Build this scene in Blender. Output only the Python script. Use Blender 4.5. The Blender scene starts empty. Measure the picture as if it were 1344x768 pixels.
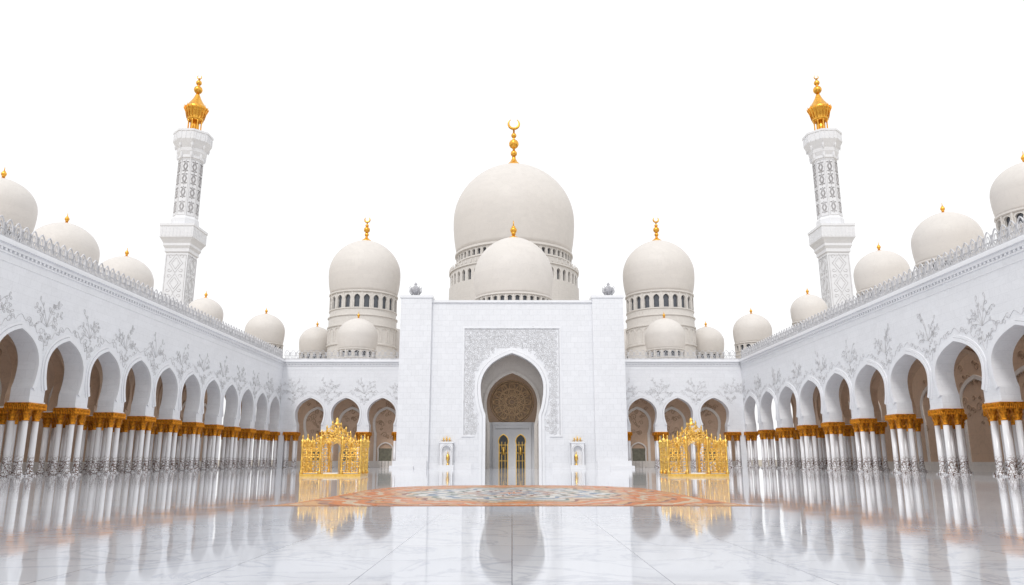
import bpy, bmesh, math, random
from mathutils import Vector
pi=math.pi
# ------------------------------------------------------------------ materials
def newmat(name):
    m=bpy.data.materials.new(name); m.use_nodes=True
    nt=m.node_tree; b=nt.nodes["Principled BSDF"]
    return m,nt,b
def nd(nt,t,**k):
    n=nt.nodes.new(t)
    for a,v in k.items(): setattr(n,a,v)
    return n
def math_(nt,op,a,b=None,c=None):
    n=nd(nt,'ShaderNodeMath',operation=op)
    for i,x in enumerate((a,b,c)):
        if x is None: continue
        if isinstance(x,(int,float)): n.inputs[i].default_value=x
        else: nt.links.new(x,n.inputs[i])
    return n.outputs[0]
def ramp(nt,fac,stops,interp='LINEAR'):
    n=nd(nt,'ShaderNodeValToRGB'); cr=n.color_ramp; cr.interpolation=interp
    while len(cr.elements)<len(stops): cr.elements.new(0.5)
    for e,(p,c) in zip(cr.elements,stops):
        e.position=p; e.color=(c[0],c[1],c[2],1)
    nt.links.new(fac,n.inputs[0]); return n.outputs[0]
def mix(nt,fac,a,b,mode='MIX'):
    n=nd(nt,'ShaderNodeMix',data_type='RGBA',blend_type=mode)
    for s,x in ((n.inputs[0],fac),(n.inputs[6],a),(n.inputs[7],b)):
        if isinstance(x,(int,float)): s.default_value=x
        elif isinstance(x,tuple): s.default_value=(x[0],x[1],x[2],1)
        else: nt.links.new(x,s)
    return n.outputs[2]
def noise(nt,vec,scale,detail=4,rough=.5,dist=0):
    n=nd(nt,'ShaderNodeTexNoise'); n.inputs['Scale'].default_value=scale
    n.inputs['Detail'].default_value=detail; n.inputs['Roughness'].default_value=rough
    n.inputs['Distortion'].default_value=dist
    nt.links.new(vec,n.inputs['Vector']); return n.outputs['Fac']
def bump(nt,b,h,strength,dist=.05):
    n=nd(nt,'ShaderNodeBump'); n.inputs['Strength'].default_value=strength
    n.inputs['Distance'].default_value=dist
    nt.links.new(h,n.inputs['Height']); nt.links.new(n.outputs[0],b.inputs['Normal'])

def marble_wall(name,col,joint,bw=1.6,bh=.8,rough=.35,vein=.035,jm=.012):
    m,nt,b=newmat(name)
    tc=nd(nt,'ShaderNodeTexCoord'); sp=nd(nt,'ShaderNodeSeparateXYZ'); nt.links.new(tc.outputs['Object'],sp.inputs[0])
    s=math_(nt,'ADD',sp.outputs[0],sp.outputs[1])
    cb=nd(nt,'ShaderNodeCombineXYZ'); nt.links.new(s,cb.inputs[0]); nt.links.new(sp.outputs[2],cb.inputs[1])
    br=nd(nt,'ShaderNodeTexBrick'); nt.links.new(cb.outputs[0],br.inputs['Vector'])
    br.inputs['Scale'].default_value=1; br.inputs['Brick Width'].default_value=bw; br.inputs['Row Height'].default_value=bh
    br.inputs['Mortar Size'].default_value=jm; br.inputs['Mortar Smooth'].default_value=.2; br.offset=.5
    br.inputs['Color1'].default_value=(*col,1); br.inputs['Color2'].default_value=(*[c*.96 for c in col],1)
    br.inputs['Mortar'].default_value=(*joint,1)
    n1=noise(nt,tc.outputs['Object'],.5,8,.6,1.5)
    v=ramp(nt,n1,[(.0,(1,1,1)),(.47,(1,1,1)),(.5,(1-vein*1.5,)*3),(.53,(1,1,1)),(1,(1,1,1))])
    n2=noise(nt,tc.outputs['Object'],.12,4)
    g=ramp(nt,n2,[(.3,(1-vein,)*3),(.7,(1,1,1))])
    c=mix(nt,1,br.outputs['Color'],v,'MULTIPLY'); c=mix(nt,1,c,g,'MULTIPLY')
    nt.links.new(c,b.inputs['Base Color']); b.inputs['Roughness'].default_value=rough
    return m
WHITE=marble_wall('white_marble_cladding',(.835,.845,.875),(.72,.73,.76))
PORT=marble_wall('portal_marble_cladding',(.825,.835,.865),(.68,.69,.72),1.25,.95,jm=.02)
TRIM=marble_wall('white_marble_trim',(.85,.858,.885),(.83,.84,.86),3,9,.3,.02)
DOME=marble_wall('cream_dome_stone',(.715,.68,.645),(.68,.645,.61),1.4,.9,.55,.03)
DRUM=marble_wall('cream_drum_stone',(.72,.69,.655),(.62,.58,.545),1.0,.6,.5,.04)
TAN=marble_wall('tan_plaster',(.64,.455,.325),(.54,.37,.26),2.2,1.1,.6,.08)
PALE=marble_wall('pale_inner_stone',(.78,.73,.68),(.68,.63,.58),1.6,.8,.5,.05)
def simple(name,col,rough=.5,metal=0,var=.15,scale=3,bmp=0):
    m,nt,b=newmat(name); tc=nd(nt,'ShaderNodeTexCoord')
    n=noise(nt,tc.outputs['Object'],scale,5)
    c=ramp(nt,n,[(.3,tuple(x*(1-var) for x in col)),(.7,tuple(min(1,x*(1+var*.4)) for x in col))])
    nt.links.new(c,b.inputs['Base Color']); b.inputs['Roughness'].default_value=rough; b.inputs['Metallic'].default_value=metal
    if bmp:
        n2=noise(nt,tc.outputs['Object'],scale*4,3); bump(nt,b,n2,bmp,.05)
    return m
GOLD=simple('polished_gold',(1,.60,.15),.28,1,.25,5,.4)
GOLDF=simple('finial_gold',(.95,.48,.08),.30,1,.3,2,.3)
GOLDC=simple('capital_gold',(.90,.34,.035),.36,1,.55,5,.8)
RELIEF=simple('grey_inlay_relief',(.62,.615,.625),.5,0,.25,1.5)
RELIEFD=simple('dark_grey_lattice',(.47,.46,.47),.5,0,.2,2)
RELIEF2=simple('carved_panel_relief',(.68,.68,.695),.5,0,.12,2)
CREST=simple('parapet_cresting_stone',(.62,.62,.64),.6,0,.25,2)
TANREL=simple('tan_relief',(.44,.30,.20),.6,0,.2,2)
LATT=simple('rosette_lattice',(.68,.47,.28),.4,.2,.2,2)
DARK=simple('dark_window_glass',(.05,.055,.065),.15,0,.2,2)
SLATE=simple('drum_window_glass',(.10,.11,.13),.2,0,.2,2)
DOORM=simple('bronze_door',(.20,.19,.14),.35,.3,.3,2)
SAND=simple('sandy_ground',(.42,.37,.30),.9,0,.2,.2)
CRYS=simple('grey_finial_stone',(.50,.50,.53),.3,0,.4,6,.5)
def column_mat():
    m,nt,b=newmat('column_inlaid_marble')
    tc=nd(nt,'ShaderNodeTexCoord'); sp=nd(nt,'ShaderNodeSeparateXYZ'); nt.links.new(tc.outputs['Object'],sp.inputs[0])
    nw=nd(nt,'ShaderNodeTexNoise'); nw.inputs['Scale'].default_value=3; nt.links.new(tc.outputs['Object'],nw.inputs['Vector'])
    vm=nd(nt,'ShaderNodeVectorMath',operation='MULTIPLY_ADD'); nt.links.new(nw.outputs['Color'],vm.inputs[0]); vm.inputs[1].default_value=(.5,.5,.5); nt.links.new(tc.outputs['Object'],vm.inputs[2])
    vo=nd(nt,'ShaderNodeTexVoronoi',feature='DISTANCE_TO_EDGE'); vo.inputs['Scale'].default_value=3.8; nt.links.new(vm.outputs[0],vo.inputs['Vector'])
    line=ramp(nt,vo.outputs['Distance'],[(.0,(1,1,1)),(.07,(1,1,1)),(.10,(0,0,0)),(1,(0,0,0))])
    zf=ramp(nt,math_(nt,'DIVIDE',sp.outputs[2],5.0),[(.0,(1,1,1)),(.26,(1,1,1)),(.40,(.0,)*3)])
    fac=math_(nt,'MULTIPLY',line,zf)
    c=mix(nt,fac,(.84,.84,.86),(.15,.085,.065))
    nt.links.new(c,b.inputs['Base Color']); b.inputs['Roughness'].default_value=.22
    return m
COLM=column_mat()
def floor_mat():
    m,nt,b=newmat('polished_marble_floor')
    tc=nd(nt,'ShaderNodeTexCoord'); O=tc.outputs['Object']
    br=nd(nt,'ShaderNodeTexBrick'); nt.links.new(O,br.inputs['Vector']); br.offset=0
    for k,v in (('Scale',1),('Brick Width',2),('Row Height',2),('Mortar Size',.010),('Mortar Smooth',.15)): br.inputs[k].default_value=v
    br.inputs['Color1'].default_value=(.735,.745,.77,1); br.inputs['Color2'].default_value=(.665,.68,.715,1); br.inputs['Mortar'].default_value=(.36,.37,.40,1)
    sn=nd(nt,'ShaderNodeVectorMath',operation='SNAP'); nt.links.new(O,sn.inputs[0]); sn.inputs[1].default_value=(2,2,2)
    wn=nd(nt,'ShaderNodeTexWhiteNoise'); nt.links.new(sn.outputs[0],wn.inputs['Vector'])
    ma=nd(nt,'ShaderNodeVectorMath',operation='MULTIPLY_ADD'); nt.links.new(wn.outputs['Color'],ma.inputs[0]); ma.inputs[1].default_value=(9,9,9); nt.links.new(O,ma.inputs[2])
    n1=noise(nt,ma.outputs[0],.45,8,.58,1.5)
    v1=ramp(nt,n1,[(0,(1,1,1)),(.455,(1,1,1)),(.495,(.80,.81,.84)),(.525,(1,1,1)),(1,(1,1,1))])
    n2=noise(nt,O,.09,3); g=ramp(nt,n2,[(.3,(.86,.88,.92)),(.7,(1,1,1))])
    c=mix(nt,1,br.outputs['Color'],v1,'MULTIPLY'); c=mix(nt,1,c,g,'MULTIPLY')
    nt.links.new(c,b.inputs['Base Color'])
    r=ramp(nt,noise(nt,O,.7,5),[(.3,(.03,)*3),(.75,(.075,)*3)]); nt.links.new(r,b.inputs['Roughness'])
    b.inputs['IOR'].default_value=1.52
    hn=noise(nt,O,.8,2); bump(nt,b,hn,.03,.02)
    return m
FLOOR=floor_mat()
def mosaic_mat():
    m,nt,b=newmat('floral_marble_mosaic')
    tc=nd(nt,'ShaderNodeTexCoord'); O=tc.outputs['Object']
    nw=nd(nt,'ShaderNodeTexNoise'); nw.inputs['Scale'].default_value=.55; nw.inputs['Detail'].default_value=2; nt.links.new(O,nw.inputs['Vector'])
    vm=nd(nt,'ShaderNodeVectorMath',operation='MULTIPLY_ADD'); nt.links.new(nw.outputs['Color'],vm.inputs[0]); vm.inputs[1].default_value=(.5,.5,0); nt.links.new(O,vm.inputs[2])
    sp=nd(nt,'ShaderNodeSeparateXYZ'); nt.links.new(vm.outputs[0],sp.inputs[0])
    x=math_(nt,'MULTIPLY',math_(nt,'ADD',sp.outputs[0],-.25),1.45); y=math_(nt,'ADD',sp.outputs[1],-.25)
    r=math_(nt,'SQRT',math_(nt,'ADD',math_(nt,'MULTIPLY',x,x),math_(nt,'MULTIPLY',y,y)))
    a=math_(nt,'ARCTAN2',y,x)
    pet=math_(nt,'MULTIPLY',math_(nt,'SINE',math_(nt,'MULTIPLY',a,12)),.40)
    pet2=math_(nt,'MULTIPLY',math_(nt,'SINE',math_(nt,'ADD',math_(nt,'MULTIPLY',a,24),r)),.22)
    rr=math_(nt,'DIVIDE',math_(nt,'ADD',math_(nt,'ADD',r,pet),pet2),14)
    C=(.62,.48,.33);Or=(.62,.17,.02);Gr=(.13,.18,.15);Bl=(.16,.23,.33);Br=(.24,.055,.02);W=(.66,.64,.60);T=(.60,.32,.12)
    col=ramp(nt,rr,[(0,Or),(.04,W),(.08,Bl),(.13,W),(.17,Br),(.20,W),(.26,Gr),(.29,W),(.34,Bl),(.38,W),(.43,Gr),(.46,C),(.50,Br),(.52,T),(.56,Or),(.61,C),(.64,Or),(.69,T),(.73,Br),(.75,Or),(.80,C),(.84,Or),(.89,Br),(.92,T)],'CONSTANT')
    vo=nd(nt,'ShaderNodeTexVoronoi'); vo.inputs['Scale'].default_value=1.1; nt.links.new(vm.outputs[0],vo.inputs['Vector'])
    fl=ramp(nt,vo.outputs['Distance'],[(0,Or),(.12,Or),(.13,C),(.26,W),(.29,Br),(.36,C)],'CONSTANT')
    f2=ramp(nt,vo.outputs['Distance'],[(0,(.8,)*3),(.33,(.8,)*3),(.34,(0,)*3)],'CONSTANT')
    col=mix(nt,f2,col,fl)
    v3=nd(nt,'ShaderNodeTexVoronoi'); v3.inputs['Scale'].default_value=7; nt.links.new(O,v3.inputs['Vector'])
    sv=nd(nt,'ShaderNodeSeparateColor'); nt.links.new(v3.outputs['Color'],sv.inputs[0])
    g=ramp(nt,sv.outputs[0],[(0,(.65,)*3),(1,(1.0,)*3)])
    col=mix(nt,1,col,g,'MULTIPLY')
    nt.links.new(col,b.inputs['Base Color']); b.inputs['Roughness'].default_value=.30
    b.inputs['IOR'].default_value=1.16
    return m
MOSAIC=mosaic_mat()
BORD=simple('orange_mosaic_border',(.55,.18,.035),.35,0,.4,3); BORD.node_tree.nodes['Principled BSDF'].inputs['IOR'].default_value=1.16

# ------------------------------------------------------------------ mesh helpers
def link(o,parent=None):
    bpy.context.scene.collection.objects.link(o)
    if parent: o.parent=parent
    return o
def empty(name,loc=(0,0,0)):
    e=bpy.data.objects.new(name,None); e.location=loc; e.empty_display_size=1
    return link(e)
class MB:
    def __init__(s): s.v=[];s.f=[];s.sm=[];s.mi=[];s.cur=0
    def add(s,v,f,smooth=False):
        n=len(s.v); s.v+=v
        for q in f: s.f.append([i+n for i in q]); s.sm.append(smooth); s.mi.append(s.cur)
    def box(s,x0,x1,y0,y1,z0,z1,M=None):
        v=[(x,y,z) for z in (z0,z1) for y in (y0,y1) for x in (x0,x1)]
        if M: v=[M(*p) for p in v]
        s.add(v,[(0,2,3,1),(4,5,7,6),(0,1,5,4),(2,6,7,3),(0,4,6,2),(1,3,7,5)])
    def lathe(s,cx,cy,prof,n=32,smooth=True,rot=0,caps=True):
        v=[];f=[]
        for r,z in prof:
            for i in range(n):
                a=2*pi*i/n+rot; v.append((cx+r*math.cos(a),cy+r*math.sin(a),z))
        for k in range(len(prof)-1):
            for i in range(n):
                j=(i+1)%n; f.append((k*n+i,k*n+j,(k+1)*n+j,(k+1)*n+i))
        if caps:
            if prof[0][0]>.001: f.append(tuple(range(n))[::-1])
            if prof[-1][0]>.001: f.append(tuple(range((len(prof)-1)*n,len(prof)*n)))
        s.add(v,f,smooth)
    def loops(s,loops,smooth=False,closed=False):
        m=len(loops[0]); v=[p for l in loops for p in l]; f=[]
        L=len(loops)
        for k in range(L if closed else L-1):
            k2=(k+1)%L
            for i in range(m):
                j=(i+1)%m; f.append((k*m+i,k*m+j,k2*m+j,k2*m+i))
        if not closed:
            f.append(tuple(range(m))[::-1]); f.append(tuple(range((L-1)*m,L*m)))
        s.add(v,f,smooth)
    def tube(s,pts,rad,n=5,smooth=True):
        ls=[]; N=len(pts)
        for i,p in enumerate(pts):
            a=Vector(pts[max(i-1,0)]); b=Vector(pts[min(i+1,N-1)]); t=(b-a)
            if t.length<1e-9: t=Vector((0,0,1))
            t.normalize(); up=Vector((0,1,0)) if abs(t.y)<.9 else Vector((1,0,0))
            u=t.cross(up).normalized(); w=t.cross(u)
            r=rad[i] if isinstance(rad,list) else rad
            ls.append([tuple(Vector(p)+u*r*math.cos(2*pi*k/n)+w*r*math.sin(2*pi*k/n)) for k in range(n)])
        s.loops(ls,smooth)
    def mesh(s,name,mats,weld=True):
        me=bpy.data.meshes.new(name); me.from_pydata(s.v,[],s.f)
        for m in (mats if isinstance(mats,list) else [mats]): me.materials.append(m)
        me.polygons.foreach_set('use_smooth',s.sm); me.polygons.foreach_set('material_index',s.mi)
        bm=bmesh.new(); bm.from_mesh(me)
        if weld: bmesh.ops.remove_doubles(bm,verts=bm.verts,dist=.0004)
        bmesh.ops.recalc_face_normals(bm,faces=bm.faces); bm.to_mesh(me); bm.free()
        return me
    def obj(s,name,mats,parent=None,loc=(0,0,0),weld=True):
        o=bpy.data.objects.new(name,s.mesh(name,mats,weld)); o.location=loc
        return link(o,parent)
def curve_obj(name,splines,depth,mat,parent,res=0):
    c=bpy.data.curves.new(name,'CURVE'); c.dimensions='3D'; c.bevel_depth=depth; c.bevel_resolution=res
    for pts in splines:
        sp=c.splines.new('POLY'); sp.points.add(len(pts)-1)
        for i,p in enumerate(pts): sp.points[i].co=(p[0],p[1],p[2],1)
    c.materials.append(mat)
    return link(bpy.data.objects.new(name,c),parent)
def keyhole(c,hs,hm,z0,zi,zm,za,n=12):
    L=[(-hs,z0),(-hs,zi)]
    ph0=math.acos(hs/hm); k=(zm-zi)/math.sin(ph0)
    for i in range(1,5):
        ph=-ph0*(1-i/4); L.append((-hm*math.cos(ph),zm+k*math.sin(ph)))
    h=za-zm; tip=.10*h
    for i in range(1,n+1):
        th=pi/2*i/n; x=hm*math.cos(th); L.append((-x,zm+(h-tip)*math.sin(th)+tip*(1-x/hm)**3))
    L[-1]=(0,za)
    full=L+[(-x,z) for x,z in L[-2::-1]]
    return [(c+x,z) for x,z in full]
def bay(mb,M,s0,s1,z0,z1,cv,d0,d1):
    poly=[(s0,z0)]+cv+[(s1,z0),(s1,z1),(s0,z1)]; n=len(poly)
    v=[M(s,d0,z) for s,z in poly]+[M(s,d1,z) for s,z in poly]
    f=[tuple(range(n)),tuple(range(n,2*n))[::-1]]
    for i in range(n):
        j=(i+1)%n
        if i in (n-1,n-3): continue
        f.append((i,j,n+j,n+i))
    mb.add(v,f)
def offs(cv,o,closed=False):
    out=[];N=len(cv)
    for i,(x,z) in enumerate(cv):
        if closed: a=cv[(i-1)%N];b=cv[(i+1)%N]
        else: a=cv[max(i-1,0)];b=cv[min(i+1,N-1)]
        tx,tz=b[0]-a[0],b[1]-a[1]; l=math.hypot(tx,tz) or 1
        out.append((x-tz/l*o,z+tx/l*o))
    return out
def ribbon(mb,M,cv,o0,o1,d0,d1,closed=False):
    A=offs(cv,o0,closed);B=offs(cv,o1,closed)
    mb.loops([[M(a[0],d0,a[1]),M(b[0],d0,b[1]),M(b[0],d1,b[1]),M(a[0],d1,a[1])] for a,b in zip(A,B)],False,closed)

# ------------------------------------------------------------------ column cluster (shared mesh)
def leaf(mb,cx,cy,z,ang,h,w,out,r0):
    ca,sa=math.cos(ang),math.sin(ang); v=[];f=[]
    for k,(t,ww) in enumerate(((0,.6),(.4,1),(.75,.8),(1,.1))):
        r=r0+out*(t**2.2); zz=z+h*(t if t<.8 else .86)
        for sgn in (-1,1): v.append((cx+ca*r-sa*w*ww*sgn,cy+sa*r+ca*w*ww*sgn,zz))
        v.append((cx+ca*(r+.04),cy+sa*(r+.04),zz+.02))
    for k in range(3):
        a=k*3;b=a+3
        f+=[(a,a+2,b+2,b),(a+2,a+1,b+1,b+2)]
    mb.add(v,f,True)
def cluster_mesh():
    mb=MB()
    for sx in (-.62,.62):
        for sy in (-.78,.78):
            mb.cur=0
            mb.lathe(sx,sy,[(.42,.12),(.42,.22),(.34,.3),(.37,.38),(.30,.48),(.285,.6),(.27,5.1)],16)
            mb.cur=1
            mb.lathe(sx,sy,[(.30,4.94),(.35,5.02),(.30,5.1),(.29,5.2),(.34,5.5),(.42,5.9),(.56,6.3),(.56,6.36)],12)
            for ring,(z,h,o,r0) in enumerate(((5.12,.55,.30,.30),(5.45,.6,.36,.33),(5.8,.6,.42,.36))):
                for i in range(9): leaf(mb,sx,sy,z,2*pi*(i+.5*(ring%2))/9,h,.11,o,r0)
    mb.cur=0; mb.box(-1.08,1.08,-1.24,1.24,0,.12)
    mb.cur=1; mb.box(-1.12,1.12,-1.3,1.3,6.42,6.56)
    for i in range(14):
        s=-1.2+2.4*i/13
        for sx in (-1.14,1.14): mb.lathe(sx,s,[(.03,5.9),(.09,6.1),(.05,6.2),(.09,6.42)],6,caps=False)
        for sy in (-1.32,1.32): mb.lathe(s*.9,sy,[(.03,5.9),(.09,6.1),(.05,6.2),(.09,6.42)],6,caps=False)
    mb.cur=2; mb.box(-1.0,1.0,-1.18,1.18,6.56,6.7)
    return mb.mesh('column_cluster',[COLM,GOLDC,TRIM],weld=False)
CLUS=cluster_mesh()

def spray(sp,M,s,z,size,rng,fan=75,ns=7,lv=(3,5,7)):
    d=-.012
    for k in range(ns):
        q=k-(ns-1)/2
        a=math.radians(-fan+2*fan*k/(ns-1)+rng.uniform(-8,8)); L=size*(1-.35*abs(q)/((ns-1)/2))*rng.uniform(.75,1.15)
        bend=rng.uniform(.2,.9)*(1 if a>0 else -1)
        pts=[];x=s;zz=z
        for i in range(9):
            pts.append((x,zz)); aa=a+bend*(i/8)**2*1.6
            x+=math.sin(aa)*L/8; zz+=math.cos(aa)*L/8
            if i in lv:
                for sg in (-1,1):
                    if rng.random()<.25: continue
                    la=aa+sg*rng.uniform(.5,1.0); ll=size*rng.uniform(.12,.2)
                    lx,lz=math.sin(la),math.cos(la)
                    P=[]
                    for t in range(9):
                        u=t/8; ww=math.sin(2*pi*u)*.22*ll; v=math.sin(pi*u)
                        P.append(M(x+lx*ll*v-lz*ww,d,zz+lz*ll*v+lx*ww))
                    sp.append(P)
        sp.append([M(p[0],d,p[1]) for p in pts])

def arcade(name,M,cols,hs,hm,ends,depth,rotz,doors=False):
    P=empty(name); rng=random.Random(len(cols)*13+int(hs*100))
    wall=MB();tr=MB();tan=MB();sp=[];cr=MB();pale=MB();tanr=[]
    z0,ztop=6.7,19.4
    a,b=ends
    if a<cols[0]-.01: wall.box(a,cols[0]-1.2,0,1.8,0,ztop,M); wall.box(cols[0]-1.2,cols[0],0,1.8,z0,ztop,M)
    if b>cols[-1]+.01: wall.box(cols[-1]+1.2,b,0,1.8,0,ztop,M); wall.box(cols[-1],cols[-1]+1.2,0,1.8,z0,ztop,M)
    for i in range(len(cols)-1):
        s0,s1=cols[i],cols[i+1]; c=(s0+s1)/2
        cv=keyhole(c,hs,hm,z0,7.9,10.0,13.0,16)
        bay(wall,M,s0,s1,z0,ztop,cv,0,1.8)
        gap=(s1-s0)/2-hm
        ribbon(tr,M,cv[1:-1],-.03,.30,-.18,.12)
        ribbon(tr,M,cv[1:-1],.34,min(.62,gap-.06),-.09,.06)
        up=[p for p in offs(cv,1.1) if p[1]>11.4]
        vn=[]
        for k in range(len(up)-1):
            for t in range(3):
                u=t/3; vn.append((up[k][0]*(1-u)+up[k+1][0]*u,up[k][1]*(1-u)+up[k+1][1]*u))
        vn=[(x,z+.2*math.sin(k*.8+i)) for k,(x,z) in enumerate(vn)]
        sp.append([M(x,-.012,z) for x,z in vn])
        for k in range(3,len(vn),9):
            spl=[];sg=1 if k%2 else -1; ra=rng.uniform(.25,.45)
            for t in range(10):
                aa=t*.7; rr=ra*(1-t/11)
                spl.append(M(vn[k][0]+sg*(ra-rr*math.cos(aa)),-.012,vn[k][1]+.1+rr*math.sin(aa)))
            sp.append(spl)
        if depth>8:
            kv=keyhole(c,hs,hm,z0,7.9,10.0,13.2)
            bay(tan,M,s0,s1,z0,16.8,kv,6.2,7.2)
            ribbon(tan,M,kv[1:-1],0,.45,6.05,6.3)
        cvb=keyhole(c,hs*.8,hm*.8,.1,6.5,8.6,11.2)
        ribbon(pale,M,cvb,0,.5,depth-.15,depth+.02)
        for k in range(22):
            x0=c+rng.uniform(-hm*.7,hm*.7); zz0=rng.uniform(5.5,13.5); spl=[]
            sg=rng.choice((-1,1)); ra=rng.uniform(.3,.7)
            for t in range(14):
                aa=t*.6; rr=ra*(1-t/15); spl.append(M(x0+sg*rr*math.cos(aa),depth-.03,zz0+rr*math.sin(aa)))
            tanr.append(spl)
        if doors:
            wd=hs*.55
            tr2=keyhole(c,wd,wd*1.05,.05,3.0,3.4,4.6)
            ribbon(pale,M,tr2,0,.25,depth-.3,depth+.01)
    for c in cols:
        spray(sp,M,c,13.7,2.9,rng,62,7)
        spray(sp,M,c,12.2,1.5,rng,35,3)
        o=bpy.data.objects.new('column_cluster',CLUS); o.location=M(c,.9,0); o.rotation_euler=(0,0,rotz); link(o,P)
        if depth>8:
            o=bpy.data.objects.new('inner_column_cluster',CLUS); o.location=M(c,6.7,0); o.rotation_euler=(0,0,rotz); link(o,P)
    for (za,zb,d) in ((18.3,18.4,-.05),(19.0,19.18,-.10),(19.4,19.75,-.25),(19.75,20.0,-.5),(20.0,20.25,-.3)):
        tr.box(a,b,d,1.8 if za>=19.4 else .05,za,zb,M)
    nb=int((b-a)/.6)
    for i in range(nb):
        c=a+.6*(i+.5); tr.box(c-.13,c+.13,-.2,.02,19.18,19.4,M)
    cr.box(a,b,.0,.35,20.25,20.5,M)
    st=1.15; n=int((b-a)/st)
    for i in range(n):
        c=a+st*(i+.5)
        kv=keyhole(c,.29,.47,20.5,20.75,21.25,22.15,5)
        ribbon(cr,M,kv,-.07,.0,.08,.20)
        kv=keyhole(c,.05,.2,20.5,20.9,21.2,21.7,3)
        ribbon(cr,M,kv,-.04,.0,.1,.18)
        cr.box(c+st/2-.03,c+st/2+.03,.08,.2,20.5,21.5,M)
        cr.box(c+st/2-.10,c+st/2+.10,.06,.22,21.5,21.68,M)
    cr.box(a,b,.1,.18,21.02,21.08,M)
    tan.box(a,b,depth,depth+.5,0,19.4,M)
    k0,k1=(9.2,11.8) if depth>8 else (3.8,5.6)  # unseen roof slit, added to let daylight onto the hall's back wall
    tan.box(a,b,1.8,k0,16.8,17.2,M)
    pale.box(a,b,depth-.12,depth,0,1.2,M)
    roof=MB(); roof.box(a,b,1.8,k0,19.5,19.95,M); roof.box(a,b,k1,depth+26,19.5,19.95,M)
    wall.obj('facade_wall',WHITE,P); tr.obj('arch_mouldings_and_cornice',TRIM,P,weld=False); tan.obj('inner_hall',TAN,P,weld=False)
    pale.obj('inner_mouldings',PALE,P,weld=False)
    cr.obj('parapet_cresting',CREST,P,weld=False); roof.obj('roof',PALE,P)
    curve_obj('relief_vines',sp,.024,RELIEF,P); curve_obj('inner_relief',tanr,.05,TANREL,P)
    if doors:
        dm=MB()
        for i in range(len(cols)-1):
            c=(cols[i]+cols[i+1])/2; wd=hs*.55
            dm.box(c-wd,c+wd,depth-.06,depth+.01,.05,3.6,M)
            for x in (c-wd*.5,c,c+wd*.5): dm.box(x-.04,x+.04,depth-.12,depth-.06,.05,3.6,M)
        dm.obj('doors',DOORM,P,weld=False)
    return P
YB=143.2
colsL=[69.6+7.36*k for k in range(-6,11)]
colsR=[68.8+9.3*k for k in range(-5,9)]
arcade('arcade',lambda s,d,z:(-44-d,s,z),colsL,2.6,3.05,(colsL[0]-1.2,YB),13,0)
arcade('arcade',lambda s,d,z:(44+d,s,z),colsR,3.45,3.92,(colsR[0]-1.2,YB),13,0)
cb=[-41.8,-35.0,-28.15,-21.3]
arcade('arcade',lambda s,d,z:(s,YB+d,z),cb,2.3,2.75,(-44,-19.0),6,pi/2,True)
arcade('arcade',lambda s,d,z:(s,YB+d,z),[-x for x in cb[::-1]],2.3,2.75,(19.0,44),6,pi/2,True)

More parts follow.
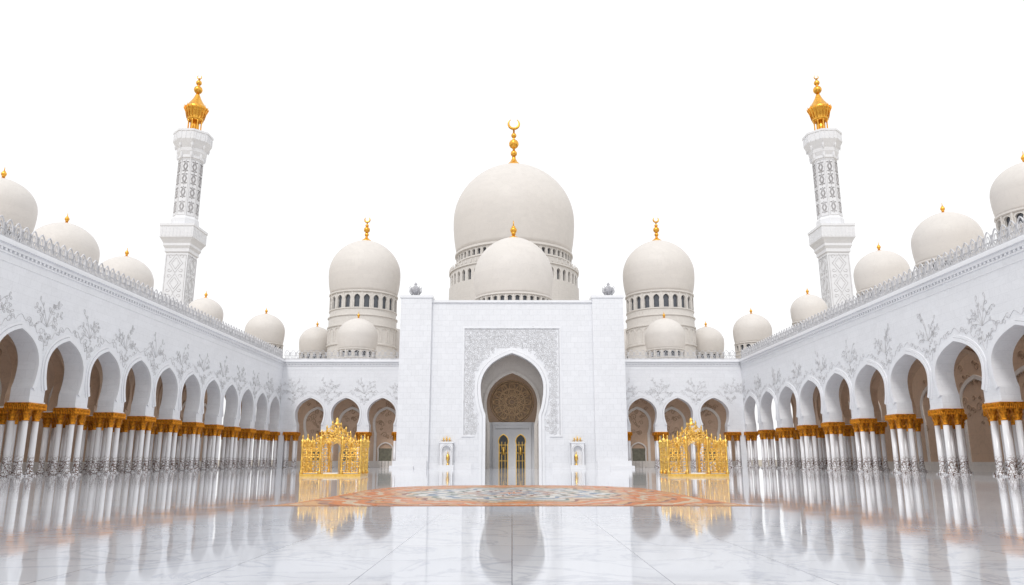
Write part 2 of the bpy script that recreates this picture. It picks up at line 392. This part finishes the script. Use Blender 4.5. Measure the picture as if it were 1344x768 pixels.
# ------------------------------------------------------------------ entrance portal
def portal():
    P=empty('entrance_portal'); Y0=125
    M=lambda s,d,z:(s,Y0+d,z)
    w=MB(); t=MB(); pale=MB(); tan=MB(); rel=[]; rng=random.Random(3)
    for sg in (-1,1):
        a,b=sorted((sg*13.7,sg*19.0)); w.box(a,b,0,18.0,.0,28.5,M)
        t.box(a-.15,b+.15,-.15,18.15,28.5,28.95,M)
        a2,b2=sorted((sg*13.9,sg*19.5)); t.box(a2,b2,-.5,18.02,0,1.3,M)
        a2,b2=sorted((sg*16.0,sg*19.9)); t.box(a2,b2,-.9,18.04,0,.5,M)
    cv=keyhole(0,4.45,5.3,0,8.7,13.3,19.1,20)
    bay(w,M,-13.7,13.7,0,27.8,cv,.7,2.4)
    t.box(-13.7,13.7,.45,2.6,27.8,28.2,M)
    for sg in (-1,1):
        a,b=sorted((sg*6.6,sg*13.7)); t.box(a,b,.5,.72,0,.9,M)
    ribbon(t,M,cv,-.05,.45,.25,.9)
    ribbon(t,M,cv,.5,.95,.45,.8)
    x1=8.1;zt=23.3;zb=5.4
    for (a,b,c,d) in ((-x1-.25,-x1,zb,zt),(x1,x1+.25,zb,zt),(-x1-.25,x1+.25,zt,zt+.25),(-x1-.25,-6.25,zb-.25,zb),(6.25,x1+.25,zb-.25,zb)):
        t.box(a,b,.55,.75,c,d,M)
    for sg in (-1,1): rel.append([M(sg*(x1-.15),.68,zb),M(sg*(x1-.15),.68,zt-.15),M(0,.68,zt-.15)])
    def inside(x,z,o):
        if z<13.3: return abs(x)<5.3+o if z>9 else abs(x)<4.6+o
        h=(z-13.3)/(5.8+o)
        return h<1 and abs(x)<(5.3+o)*math.sqrt(1-h*h)
    z=zb+.4;row=0
    while z<zt-.3:
        x=-x1+.5+(.2 if row%2 else 0)
        while x<x1-.3:
            if not inside(x,z,1.15):
                sg=1 if (row+int((x+20)/.7))%2 else -1; ra=.40*rng.uniform(.8,1.15); ph=rng.uniform(0,6.28); s=[]
                for k in range(15):
                    aa=ph+sg*k*.62; rr=ra*(1-k/17); s.append(M(x+rr*math.cos(aa),.69,z+rr*math.sin(aa)))
                rel.append(s)
                for q in range(2):
                    aa=ph+2*q+1; rel.append([M(x+ra*math.cos(aa),.69,z+ra*math.sin(aa)),M(x+ra*1.35*math.cos(aa+.3),.69,z+ra*1.35*math.sin(aa+.3)),M(x+ra*1.5*math.cos(aa+.8),.69,z+ra*1.5*math.sin(aa+.8))])
            x+=.70
        z+=.66;row+=1
    curve_obj('carved_arabesque',rel,.055,RELIEF2,P)
    pale.box(-8.3,-7.8,2.4,14,0,21,M); pale.box(7.8,8.3,2.4,14,0,21,M); tan.box(-8.3,8.3,2.4,7.3,20.6,21.2,M)  # ceiling stops short: unseen opening added to light the rosette and door screen
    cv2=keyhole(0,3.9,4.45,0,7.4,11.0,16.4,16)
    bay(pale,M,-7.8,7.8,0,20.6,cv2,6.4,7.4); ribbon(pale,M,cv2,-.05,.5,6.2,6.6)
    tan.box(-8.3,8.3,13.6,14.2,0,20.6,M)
    lat=[]; zc=11.8
    def ring(r,d,n=40): return [M(r*math.cos(2*pi*k/n),d,zc+r*math.sin(2*pi*k/n)) for k in range(n+1)]
    for r in (3.9,3.55,2.4,1.1,.5): lat.append(ring(r,13.45))
    for q in range(12):
        a0=2*pi*q/12
        for r,off in ((1.75,.6),(2.95,.55)):
            cx,cz=r*math.cos(a0),r*math.sin(a0)
            lat.append([M(cx+off*math.cos(2*pi*k/12),13.45,zc+cz+off*math.sin(2*pi*k/12)) for k in range(13)])
        lat.append([M(.5*math.cos(a0),13.45,zc+.5*math.sin(a0)),M(3.55*math.cos(a0),13.45,zc+3.55*math.sin(a0))])
        for sg in (-1,1):
            lat.append([M((1.1+2.45*k/8)*math.cos(a0+sg*.26*k/8*2),13.45,zc+(1.1+2.45*k/8)*math.sin(a0+sg*.26*k/8*2)) for k in range(9)])
    curve_obj('rosette_tracery',lat,.10,LATT,P)
    n=48; tanb=MB(); tanb.add([M(3.95*math.cos(2*pi*k/n),13.55,zc+3.95*math.sin(2*pi*k/n)) for k in range(n)],[tuple(range(n))]); tanb.obj('rosette_backing',TANREL,P)
    scr=MB()
    for c in (-1.55,1.55):
        cvd=keyhole(c,.85,.95,.0,4.2,4.7,6.0,8); bay(scr,M,c-1.55,c+1.55,0,7.6,cvd,12.6,13.1)
    scr.box(-3.5,-3.1,12.5,13.2,0,7.6,M); scr.box(3.1,3.5,12.5,13.2,0,7.6,M); scr.box(-3.6,3.6,12.4,13.2,7.6,8.1,M)
    scr.box(-7.8,-3.5,12.8,13.2,0,8.1,M); scr.box(3.5,7.8,12.8,13.2,0,8.1,M)
    scr.obj('door_screen',TRIM,P)
    g=MB(); dk=MB()
    for c in (-1.55,1.55):
        cvd=keyhole(c,.85,.95,.0,4.2,4.7,6.0,8); ribbon(g,M,cvd,-.14,.0,12.5,12.7)
        for x in (-.3,.3): g.box(c+x-.04,c+x+.04,12.7,12.78,0,4.6,M)
        for zz in (1.2,2.6,4.0): g.box(c-.8,c+.8,12.72,12.8,zz,zz+.08,M)
        g.lathe(c,Y0+12.3,[(.05,2.2),(.3,2.5),(.35,3.0),(.2,3.5),(.05,3.9)],10)
    dk.box(-3.0,3.0,13.14,13.18,0,7.5,M)
    g.obj('gilded_doors',GOLD,P,weld=False); dk.obj('door_glass',DARK,P)
    r2=[]
    for k in range(18):
        x=-3.1+6.2*(k+.5)/18; s=[]
        for q in range(12): r=.16*(1-q/14); s.append(M(x+r*math.cos(q*.65),12.57,6.9+r*math.sin(q*.65)))
        r2.append(s)
    curve_obj('screen_relief',r2,.03,RELIEF,P)
    pale.box(-13.7,-8.3,2.6,18,27.0,27.5,M); pale.box(8.3,13.7,2.6,18,27.0,27.5,M); pale.box(-8.3,8.3,2.6,7.3,27.0,27.5,M)  # middle roof also left open at the rear, unseen, to admit daylight
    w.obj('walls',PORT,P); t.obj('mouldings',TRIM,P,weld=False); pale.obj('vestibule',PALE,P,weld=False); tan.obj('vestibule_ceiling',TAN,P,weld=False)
    f=MB()
    for sg in (-1,1):
        x=sg*16.7; y=Y0+1.2
        f.lathe(x,y,[(.5,28.95),(.5,29.1),(.22,29.2),(.3,29.35),(.75,29.7),(.82,30.1),(.7,30.5),(.3,30.85),(.18,31.0),(.28,31.15),(.05,31.5)],16)
        for k in range(8):
            a=2*pi*k/8; f.tube([(x+.5*math.cos(a),y+.5*math.sin(a),29.1),(x+1.0*math.cos(a),y+1.0*math.sin(a),29.8),(x+.95*math.cos(a),y+.95*math.sin(a),30.4),(x+1.15*math.cos(a),y+1.15*math.sin(a),30.7)],[.08,.1,.07,.03],5)
    f.obj('roof_finials',CRYS,P,weld=False)
portal()
def niche(x):
    P=empty('marble_wall_niche',(x,125.2,0)); m=MB(); g=MB(); d=MB()
    M=lambda s,dd,z:(s,dd,z)
    cv=keyhole(0,.62,.72,.6,2.6,3.0,3.75,8)
    m.box(-1.25,1.25,-.55,.5,0,.6)
    bay(m,M,-1.05,1.05,.6,4.1,cv,-.35,.2); m.box(-1.05,1.05,.2,.5,.6,4.1)
    m.box(-1.2,1.2,-.45,.5,4.1,4.35); ribbon(m,M,cv,0,.14,-.42,-.3)
    ribbon(d,M,keyhole(0,1.05,1.1,.0,4.2,4.3,4.5,4),.06,.1,-.3,-.2)
    ribbon(d,M,cv,.15,.19,-.38,-.3)
    g.lathe(.25 if x<0 else -.25,-.15,[(.3,.6),(.2,.7),(.08,.9),(.12,1.2),(.28,1.5),(.3,1.9),(.2,2.2),(.06,2.4),(.1,2.55),(.02,2.8)],12)
    for s in (-.5,0,.5): g.lathe(s,0,[(.12,4.35),(.18,4.5),(.08,4.7),(.13 ,4.85),(.02,5.05+(.25 if s==0 else 0))],8)
    for sg in (-1,1): g.tube([(0,0,4.6),(sg*.3,0,4.75),(sg*.55,0,4.6),(sg*.85,0,4.42)],.05,5)
    m.obj('frame',TRIM,P,weld=False); g.obj('gilded_ornament',GOLD,P,weld=False); d.obj('edge_line',RELIEFD,P,weld=False)
niche(-10.75); niche(10.75)

# ------------------------------------------------------------------ domes
def finial(g,z0,H,fs,cres=True):
    g.lathe(0,0,[(fs*1.6,z0-.25*fs),(fs*1.3,z0+.03*H),(fs*.7,z0+.09*H),(fs*.35,z0+.16*H),(fs*.3,z0+.22*H)],16)
    def ball(zc,r):
        g.lathe(0,0,[(r*math.sin(pi*k/8)+.001,zc-r*math.cos(pi*k/8)) for k in range(9)],14)
    ball(z0+.26*H,fs*.6)
    g.lathe(0,0,[(fs*.25,z0+.2*H),(fs*.18,z0+.74*H)],8)
    ball(z0+.45*H,fs*.9); ball(z0+.62*H,fs*.5)
    if cres:
        rc=.10*H; zc=z0+.86*H; pts=[];rad=[]
        for k in range(17):
            a=math.radians(-235+290*k/16); pts.append((rc*math.cos(a),0,zc+rc*math.sin(a))); rad.append(fs*.06+fs*.22*math.sin(pi*k/16))
        g.tube(pts,rad,6)
    else: g.lathe(0,0,[(fs*.2,z0+.66*H),(fs*.1,z0+H)],8)
def make_dome(x,y,R,zc,zt,zb,rb,zbot,nw,wh,fH,fs,cres=True,extra=None,seg=64,name='mosque_dome'):
    P=empty(name,(x,y,0)); s=MB(); dr=MB(); g=MB(); dk=MB()
    prof=[]; ph0=math.acos(rb/R); k=(zc-zb)/math.sin(ph0)
    for i in range(8):
        ph=-ph0*(1-i/8); prof.append((R*math.cos(ph),zc+k*math.sin(ph)))
    h=zt-zc
    for i in range(25):
        th=pi/2*i/24; xx=R*math.cos(th); tip=.05*h
        prof.append((max(xx,.001),zc+(h-tip)*math.sin(th)+tip*(1-xx/R)**3))
    s.lathe(0,0,prof,seg)
    s.obj('dome_shell',DOME,P)
    e=R/16.
    dr.lathe(0,0,[(rb+.0,zb+.02),(rb+.35*e+.12,zb-.05*e),(rb+.35*e+.12,zb-.45*e-.1),(rb+.1,zb-.6*e-.15),(rb-.1,zb-.6*e-.15)],seg,False,caps=False)
    zt_w=zb-.6*e-.15; zb_w=zt_w-wh
    R0=rb; w=2*pi*R0/nw
    def MC(ss,d,z):
        a=ss/R0; r=R0-d; return (r*math.cos(a),r*math.sin(a),z)
    for i in range(nw):
        a0=i*w; c=a0+w/2
        cv=keyhole(c,w*.27,w*.31,zb_w,zb_w+wh*.5,zb_w+wh*.62,zb_w+wh*.86,5)
        bay(dr,MC,a0,a0+w,zb_w,zt_w,cv,0,.35*e+.2)
        ribbon(dr,MC,cv,0,w*.07,-.06,.05)
        dr.box(a0-w*.07,a0+w*.07,-.14,.02,zb_w,zt_w,MC)
    zl=max(zbot,zb_w-3*e)
    dr.lathe(0,0,[(rb+.2,zb_w),(rb+.2,zb_w-.25*e-.1),(rb,zb_w-.35*e-.15),(rb,zl)],seg,False,caps=False)
    dr.lathe(0,0,[(rb,zl+.01),(rb+.55*e+.1,zl-.1*e),(rb+.55*e+.1,zl-.5*e),(rb+.3*e,zl-.7*e),(rb+.3*e,zbot)],seg,False,caps=False)
    if 6<R<12 and zbot<25:
        for zz in (zl-2.2,zl-6.5): dr.lathe(0,0,[(rb+.2*e,zz),(rb+.5*e+.15,zz-.1),(rb+.5*e+.15,zz-.4),(rb+.2*e,zz-.5)],seg,False,caps=False)
        R1=rb+.3*e
        def MD(ss,d,z):
            a=ss/R1; r=R1-d; return (r*math.cos(a),r*math.sin(a),z)
        ww=2*pi*R1/nw
        for i in range(nw):
            cv=keyhole((i+.5)*ww,ww*.30,ww*.34,zl-6.2,zl-4,zl-3.7,zl-3,5); ribbon(dr,MD,cv,0,ww*.09,-.12,.03)
    dk.lathe(0,0,[(R0-.35*e-.25,zb_w-.05),(R0-.35*e-.25,zt_w)],nw*2,False,caps=False)
    if extra: extra(dr,dk,zb_w)
    dr.obj('drum',DRUM,P,weld=False); dk.obj('drum_window_glass',SLATE,P)
    finial(g,zt-.02*R,fH,fs,cres); g.obj('gilded_finial',GOLDF,P,weld=False)
    return P
def main_extra(dr,dk,zb_w):
    dr.lathe(0,0,[(15.9,zb_w-1.6),(15.9,zb_w-2.0),(15.5,zb_w-2.3)],64,False,caps=False)
    R0=16.6; n=48; w=2*pi*R0/n
    def MC(ss,d,z):
        a=ss/R0; r=R0-d; return (r*math.cos(a),r*math.sin(a),z)
    zlo=zb_w-6.6
    for i in range(n):
        a0=i*w; cv=keyhole(a0+w/2,w*.25,w*.28,zlo,zlo+1.7,zlo+2.1,zlo+3.0,5); bay(dr,MC,a0,a0+w,zlo,zlo+3.8,cv,0,.6)
    dk.lathe(0,0,[(15.9,zlo),(15.9,zlo+3.7)],64,False,caps=False)
    dr.lathe(0,0,[(15.2,zlo+3.8),(16.9,zlo+3.8),(16.9,zlo+4.2),(15.2,zlo+4.3)],64,False,caps=False)
    for k in range(64):
        a=2*pi*k/64; dr.lathe(16.75*math.cos(a),16.75*math.sin(a),[(.22,zlo+4.2),(.3,zlo+4.5),(.12,zlo+4.9),(.2,zlo+5.1),(.01,zlo+5.4)],5)
    dr.lathe(0,0,[(16.9,20),(16.9,zlo)],64,False,caps=True)
make_dome(.5,190,16.0,62.8,79.2,53.6,15.0,44,56,1.9,14.6,1.5,True,main_extra,96)
make_dome(.3,141,7.7,35.8,44.1,31.6,7.2,27.5,32,1.2,3.6,.75,False)
for X in (-35.5,35.3): make_dome(X,175,8.5,44.8,53.6,39.6,7.8,20,22,3.6,6.4,.85,True)
for (x,y,r,zt) in ((-60,83,3.9,33.8),(-61.8,99,4.5,33.5),(-61.5,115,4.35,33.1),(-60,143,3.5,32.4),(-60,67,3.9,33.6),
                   (60,82,3.9,35.4),(60,99,4.4,35.0),(60,117.6,4.2,34.8),(60,148,3.55,34.2),(60,66,3.9,35.0),
                   (-55.3,165,4.3,33.5),(53.8,165,4.2,33.5),(-47.6,180,4.1,33.2),(47.4,180,4.1,33.2),
                   (-32.4,155,4.2,30.6),(32.1,155,4.2,30.6),(-28.6,180,4.1,32.8),(28.4,180,4.1,32.8)):
    make_dome(x,y,r,zt-r*.95,zt,zt-r*1.62,r*.92,19.9,16,1.5,1.5,.34,False,seg=40)

# ------------------------------------------------------------------ minarets
def minaret(x,y):
    P=empty('minaret',(x,y,0)); w=MB(); g=MB(); cur=[]; cur2=[]
    q=math.sqrt(2); rt=pi/4
    a=2.75
    w.lathe(0,0,[(a*q,0),(a*q,51.2)],4,False,rt,True)
    w.lathe(0,0,[(a*q,51.2),(3.0*q,51.4),(3.0*q,52.2),(3.35*q,52.9),(3.35*q,53.5),(3.75*q,54.3),(4.1*q,54.9),(4.1*q,57.6),(4.25*q,57.7),(4.25*q,58.3),(2.9*q,58.4)],4,False,rt)
    w.lathe(0,0,[(3.25,58.3),(3.3,60.2),(3.0,60.8),(2.95,76.0),(3.2,76.3),(3.2,77.0),(3.6,78.0),(3.7,78.8),(4.3,80.0),(4.7,80.8),(4.7,82.8),(4.85,82.9),(4.85,83.4),(2.2,83.5)],8,False,pi/8)
    for k in range(9):
        s=-3.6+7.2*k/8
        for sg in (-1,1):
            w.box(s-.12,s+.12,sg*4.1-.06,sg*4.1+.06,55.2,57.3)
            w.box(sg*4.1-.06,sg*4.1+.06,s-.12,s+.12,55.2,57.3)
    for k in range(8):
        an=pi/4*k+pi/8
        for zz,rr in ((76.6,3.25),(79.2,3.95)):
            w.lathe(rr*math.cos(an),rr*math.sin(an),[(.08,zz-.6),(.3,zz+.1),(.34,zz+1.0)],6,False)
        for j in range(3):
            an2=pi/4*k+pi/8+pi/4*(j+.5)/3; rr=4.72*math.cos(pi/8)/math.cos(pi/4*((j+.5)/3-.5))
            w.lathe(rr*math.cos(an2),rr*math.sin(an2),[(.1,80.9),(.13,82.8)],6,False)
    def dia(cur,M,c,z,hw,hh):
        for sc in (1,.62):
            cur.append([M(c,z-hh*sc),M(c+hw*sc*.55,z-hh*.42*sc),M(c+hw*sc,z),M(c+hw*sc*.55,z+hh*.42*sc),M(c,z+hh*sc),M(c-hw*sc*.55,z+hh*.42*sc),M(c-hw*sc,z),M(c-hw*sc*.55,z-hh*.42*sc),M(c,z-hh*sc)])
        for sx in (-1,1):
            for sz in (-1,1):
                p=[]
                for k in range(9):
                    aa=k*.7; rr=hw*.34*(1-k/11); p.append(M(c+sx*(hw*.85-rr*math.cos(aa)),z+sz*(hh*.72+rr*math.sin(aa))))
                cur.append(p)
    faces=[lambda s,z:(s,-a-.02,z),lambda s,z:(a+.02,s,z),lambda s,z:(-a-.02,s,z)]
    for M in faces:
        for zz in range(22,50,5): dia(cur,M,0,zz+1.5,1.7,2.4)
        for sx in (-2.4,2.4): cur.append([M(sx,20),M(sx,50.6)])
        for zz in (20,35,50.6): cur.append([M(-2.4,zz),M(2.4,zz)])
    hw8=2.95*math.cos(pi/8)
    for k in range(8):
        an=pi/4*k
        def M8(s,z,an=an):
            rr=hw8+.04; return (rr*math.cos(an)-s*math.sin(an),rr*math.sin(an)+s*math.cos(an),z)
        for zz in (63.2,67.0,70.6,73.9): dia(cur2,M8,0,zz,.60,1.6)
        cur.append([M8(-.95,61),M8(-.95,75.8),M8(.95,75.8),M8(.95,61),M8(-.95,61)])
    for k in range(8):
        an=pi/4*k; g.lathe(1.65*math.cos(an),1.65*math.sin(an),[(.24,83.4),(.16,83.8),(.16,87.0),(.3,87.5)],8)
    g.lathe(0,0,[(1.1,83.4),(1.1,87.5)],12)
    g.lathe(0,0,[(1.6,87.3),(2.05,87.6),(1.9,88.0),(2.15,88.5),(2.3,89.4),(2.7,90.3),(2.95,90.9),(2.6,91.2),(2.2,91.8),(1.5,92.8),(.95,93.8),(.55,94.8),(.4,95.2)],16)
    for k in range(16):
        an=2*pi*k/16; g.tube([(2.1*math.cos(an),2.1*math.sin(an),88.0),(2.45*math.cos(an),2.45*math.sin(an),89.7),(2.95*math.cos(an),2.95*math.sin(an),90.7),(3.05*math.cos(an),3.05*math.sin(an),91.3)],[.10,.14,.12,.05],5)
    def ball(zc,rr): g.lathe(0,0,[(rr*math.sin(pi*k/8)+.001,zc-rr*math.cos(pi*k/8)) for k in range(9)],14)
    g.lathe(0,0,[(.35,94.8),(.25,99.6)],8); ball(96.3,1.1); ball(98.3,.75)
    pts=[];rad=[]
    for k in range(13):
        aa=math.radians(-235+290*k/12); pts.append((.55*math.cos(aa),0,100.0+.55*math.sin(aa))); rad.append(.05+.13*math.sin(pi*k/12))
    g.tube(pts,rad,5)
    w.obj('tower_shaft',WHITE,P,weld=False); g.obj('gilded_lantern',GOLDF,P,weld=False)
    curve_obj('carved_lattice',cur,.06,RELIEF,P); curve_obj('openwork_lattice',cur2,.09,RELIEFD,P)
minaret(-82.5,180); minaret(80.3,180)

# ------------------------------------------------------------------ gilded pavilions
def pavilion(x,y):
    P=empty('gilded_pavilion',(x,y,0)); g=MB(); cur=[]; rng=random.Random(5)
    W=2.65;D=1.7
    g.box(-W-.1,W+.1,-D-.1,D+.1,0,.22)
    inn=MB(); inn.box(-W+.1,W-.1,-D+.1,D-.1,.22,.30)
    def spiral(M,c,z,ra,sg,ph=0,n=14):
        cur.append([M(c+sg*ra*(1-k/16)*math.cos(ph+k*.6),z+ra*(1-k/16)*math.sin(ph+k*.6)) for k in range(n)])
    def post(px,py,h,r=.10):
        g.lathe(px,py,[(r*1.7,.22),(r*1.7,.4),(r,.55),(r,h*.5),(r*1.4,h*.52),(r,h*.55),(r,h-.2),(r*1.9,h),(r*1.2,h+.08),(r*2.1,h+.28),(r*1.6,h+.45),(r*.4,h+.6),(r*.8,h+.72),(.01,h+.95)],8)
    sides=[(lambda s,z:(s,-D,z),-W,W,True),(lambda s,z:(s,D,z),-W,W,True),(lambda s,z:(-W,s,z),-D,D,False),(lambda s,z:(W,s,z),-D,D,False)]
    for M,a,b,front in sides:
        segs=((a,-.95),(.95,b)) if front else ((a,b),)
        for (s0,s1) in segs:
            for zz in (.35,1.75,2.35,2.5): cur.append([M(s0,zz),M(s1,zz)])
            n=max(2,round((s1-s0)/.42)); st=(s1-s0)/n
            for i in range(n):
                c=s0+st*(i+.5)
                for row,zz in enumerate((.65,1.08,1.5)):
                    spiral(M,c,zz,.21,1 if (i+row)%2 else -1,rng.uniform(0,6),11)
                spiral(M,c,2.05,.24,1 if i%2 else -1,0,11)
                spiral(M,c,2.78,.2,1 if i%2 else -1,1.5)
                p=M(c,2.55); g.lathe(p[0],p[1],[(.05,2.55),(.09,2.75),(.05,2.9),(.1,3.05),(.01,3.3)],6)
                p=M(s0+st*i,.3); g.lathe(p[0],p[1],[(.035,.3),(.035,2.5)],5)
                for zz in (.95,1.9):
                    pp=M(c,zz); g.lathe(pp[0],pp[1],[(.01,zz-.10),(.08,zz),(.01,zz+.10)],6)
        if front:
            cv=keyhole(0,.72,.88,.22,2.0,2.45,3.15,8)
            for o in (0,.12,.24): cur.append([M(s,z) for s,z in offs(cv,o)])
            for (c,z,ra) in ((0,3.75,.34),(-.42,3.5,.3),(.42,3.5,.3),(-.85,3.35,.28),(.85,3.35,.28),(-1.25,3.1,.26),(1.25,3.1,.26),(0,4.3,.24),(-.3,4.05,.22),(.3,4.05,.22),(-.65,3.85,.2),(.65,3.85,.2),(-1.65,3.0,.22),(1.65,3.0,.22),(-1.05,2.75,.2),(1.05,2.75,.2)):
                spiral(M,c,z,ra,1 if c>=0 else -1,.8,16); spiral(M,c,z,ra*.6,-1 if c>=0 else 1,2.8,12)
            for (c,z) in ((0,4.5),(-.5,4.1),(.5,4.1),(-.95,3.7),(.95,3.7),(-1.4,3.35),(1.4,3.35)):
                p=M(c,z); g.lathe(p[0],p[1],[(.05,z-.3),(.11,z-.05),(.05,z+.1),(.10,z+.22),(.01,z+.5)],6)
            cur.append([M(-2.0,2.8),M(-1.5,3.3),M(-.9,3.6),(M(-.5,4.0)),M(0,4.55),M(.5,4.0),M(.9,3.6),M(1.5,3.3),M(2.0,2.8)])
    for px in (-W,-.98,.98,W):
        for py in (-D,D): post(px,py,2.75 if abs(px)>2 else 3.0)
    for px in (-W,W): post(px,0,2.9)
    for c,z in ((0,4.5),(-.9,3.6),(.9,3.6),(-1.8,3.0),(1.8,3.0)):
        cur.append([(c,-D,z),(c*.9,-D*.5,z+.12),(c*.85,0,z+.18),(c*.9,D*.5,z+.12),(c,D,z)])
    g.lathe(0,0,[(.3,4.6),(.34,4.75),(.12,4.9),(.2,5.05),(.02,5.35)],10)
    g.obj('gilded_posts_and_finials',GOLD,P,weld=False); inn.obj('marble_step',TRIM,P)
    curve_obj('gilded_scrollwork',cur,.034,GOLD,P,1)
pavilion(-16.4,71); pavilion(16.8,71)

# ------------------------------------------------------------------ ground
def sheet(name,x0,x1,y0,y1,z,mat):
    m=MB(); m.add([(x0,y0,z),(x1,y0,z),(x1,y1,z),(x0,y1,z)],[(0,1,2,3)]); return m.obj(name,mat)
sheet('ground',-2500,2500,-2500,2500,-.03,SAND)
sheet('courtyard_floor',-58,58,-60,160,0,FLOOR)
hwf=[(-9.8,8.3),(-9.2,7.95),(-7.5,7.6),(-4,7.45),(0,7.35),(3,7.2),(5.5,6.9),(7.5,6.3),(9,5.3),(9.8,4.2),(10.3,2.4),(10.5,0)]
pts=[(w_,y_) for y_,w_ in hwf]+[(-w_,y_) for y_,w_ in hwf[-2::-1]]
FM=empty('floor_mosaic',(0,35.2,.004))
mo=MB(); mo.add([(x,y,0) for x,y in pts],[tuple(range(len(pts)))]); mo.obj('border',BORD,FM)
mo=MB(); mo.add([(x*.965,y*.975,.004) for x,y in pts],[tuple(range(len(pts)))]); mo.obj('floral_field',MOSAIC,FM)

# ------------------------------------------------------------------ light, sky
w=bpy.data.worlds.new("World"); bpy.context.scene.world=w; w.use_nodes=True
nt=w.node_tree; bg=nt.nodes['Background']
sk=nd(nt,'ShaderNodeTexSky',sky_type='NISHITA'); sk.sun_disc=False; sk.sun_elevation=math.radians(48); sk.sun_rotation=math.radians(195)
tc=nd(nt,'ShaderNodeTexCoord'); cn=noise(nt,tc.outputs['Generated'],1.2,4)
cl=ramp(nt,cn,[(.3,(9.9,9.95,10.1)),(.7,(10.6,10.6,10.6))])
bgc=mix(nt,.97,sk.outputs[0],cl)
nt.links.new(bgc,bg.inputs[0]); bg.inputs[1].default_value=.107
sun=bpy.data.lights.new('sun','SUN'); sun.energy=1.25; sun.angle=math.radians(12); sun.color=(1,.97,.94)
so=link(bpy.data.objects.new('sun',sun)); so.rotation_euler=(math.radians(42),0,math.radians(-15))

cam=bpy.data.cameras.new('camera'); co=link(bpy.data.objects.new('camera',cam))
cam.sensor_width=36; cam.lens=26.25; cam.clip_end=6000; cam.clip_start=.1
co.location=(0,0,1.5); co.rotation_euler=(math.radians(90+12.6),0,0)
sc=bpy.context.scene; sc.camera=co
sc.view_settings.view_transform='Standard'; sc.view_settings.look='None'; sc.view_settings.exposure=0
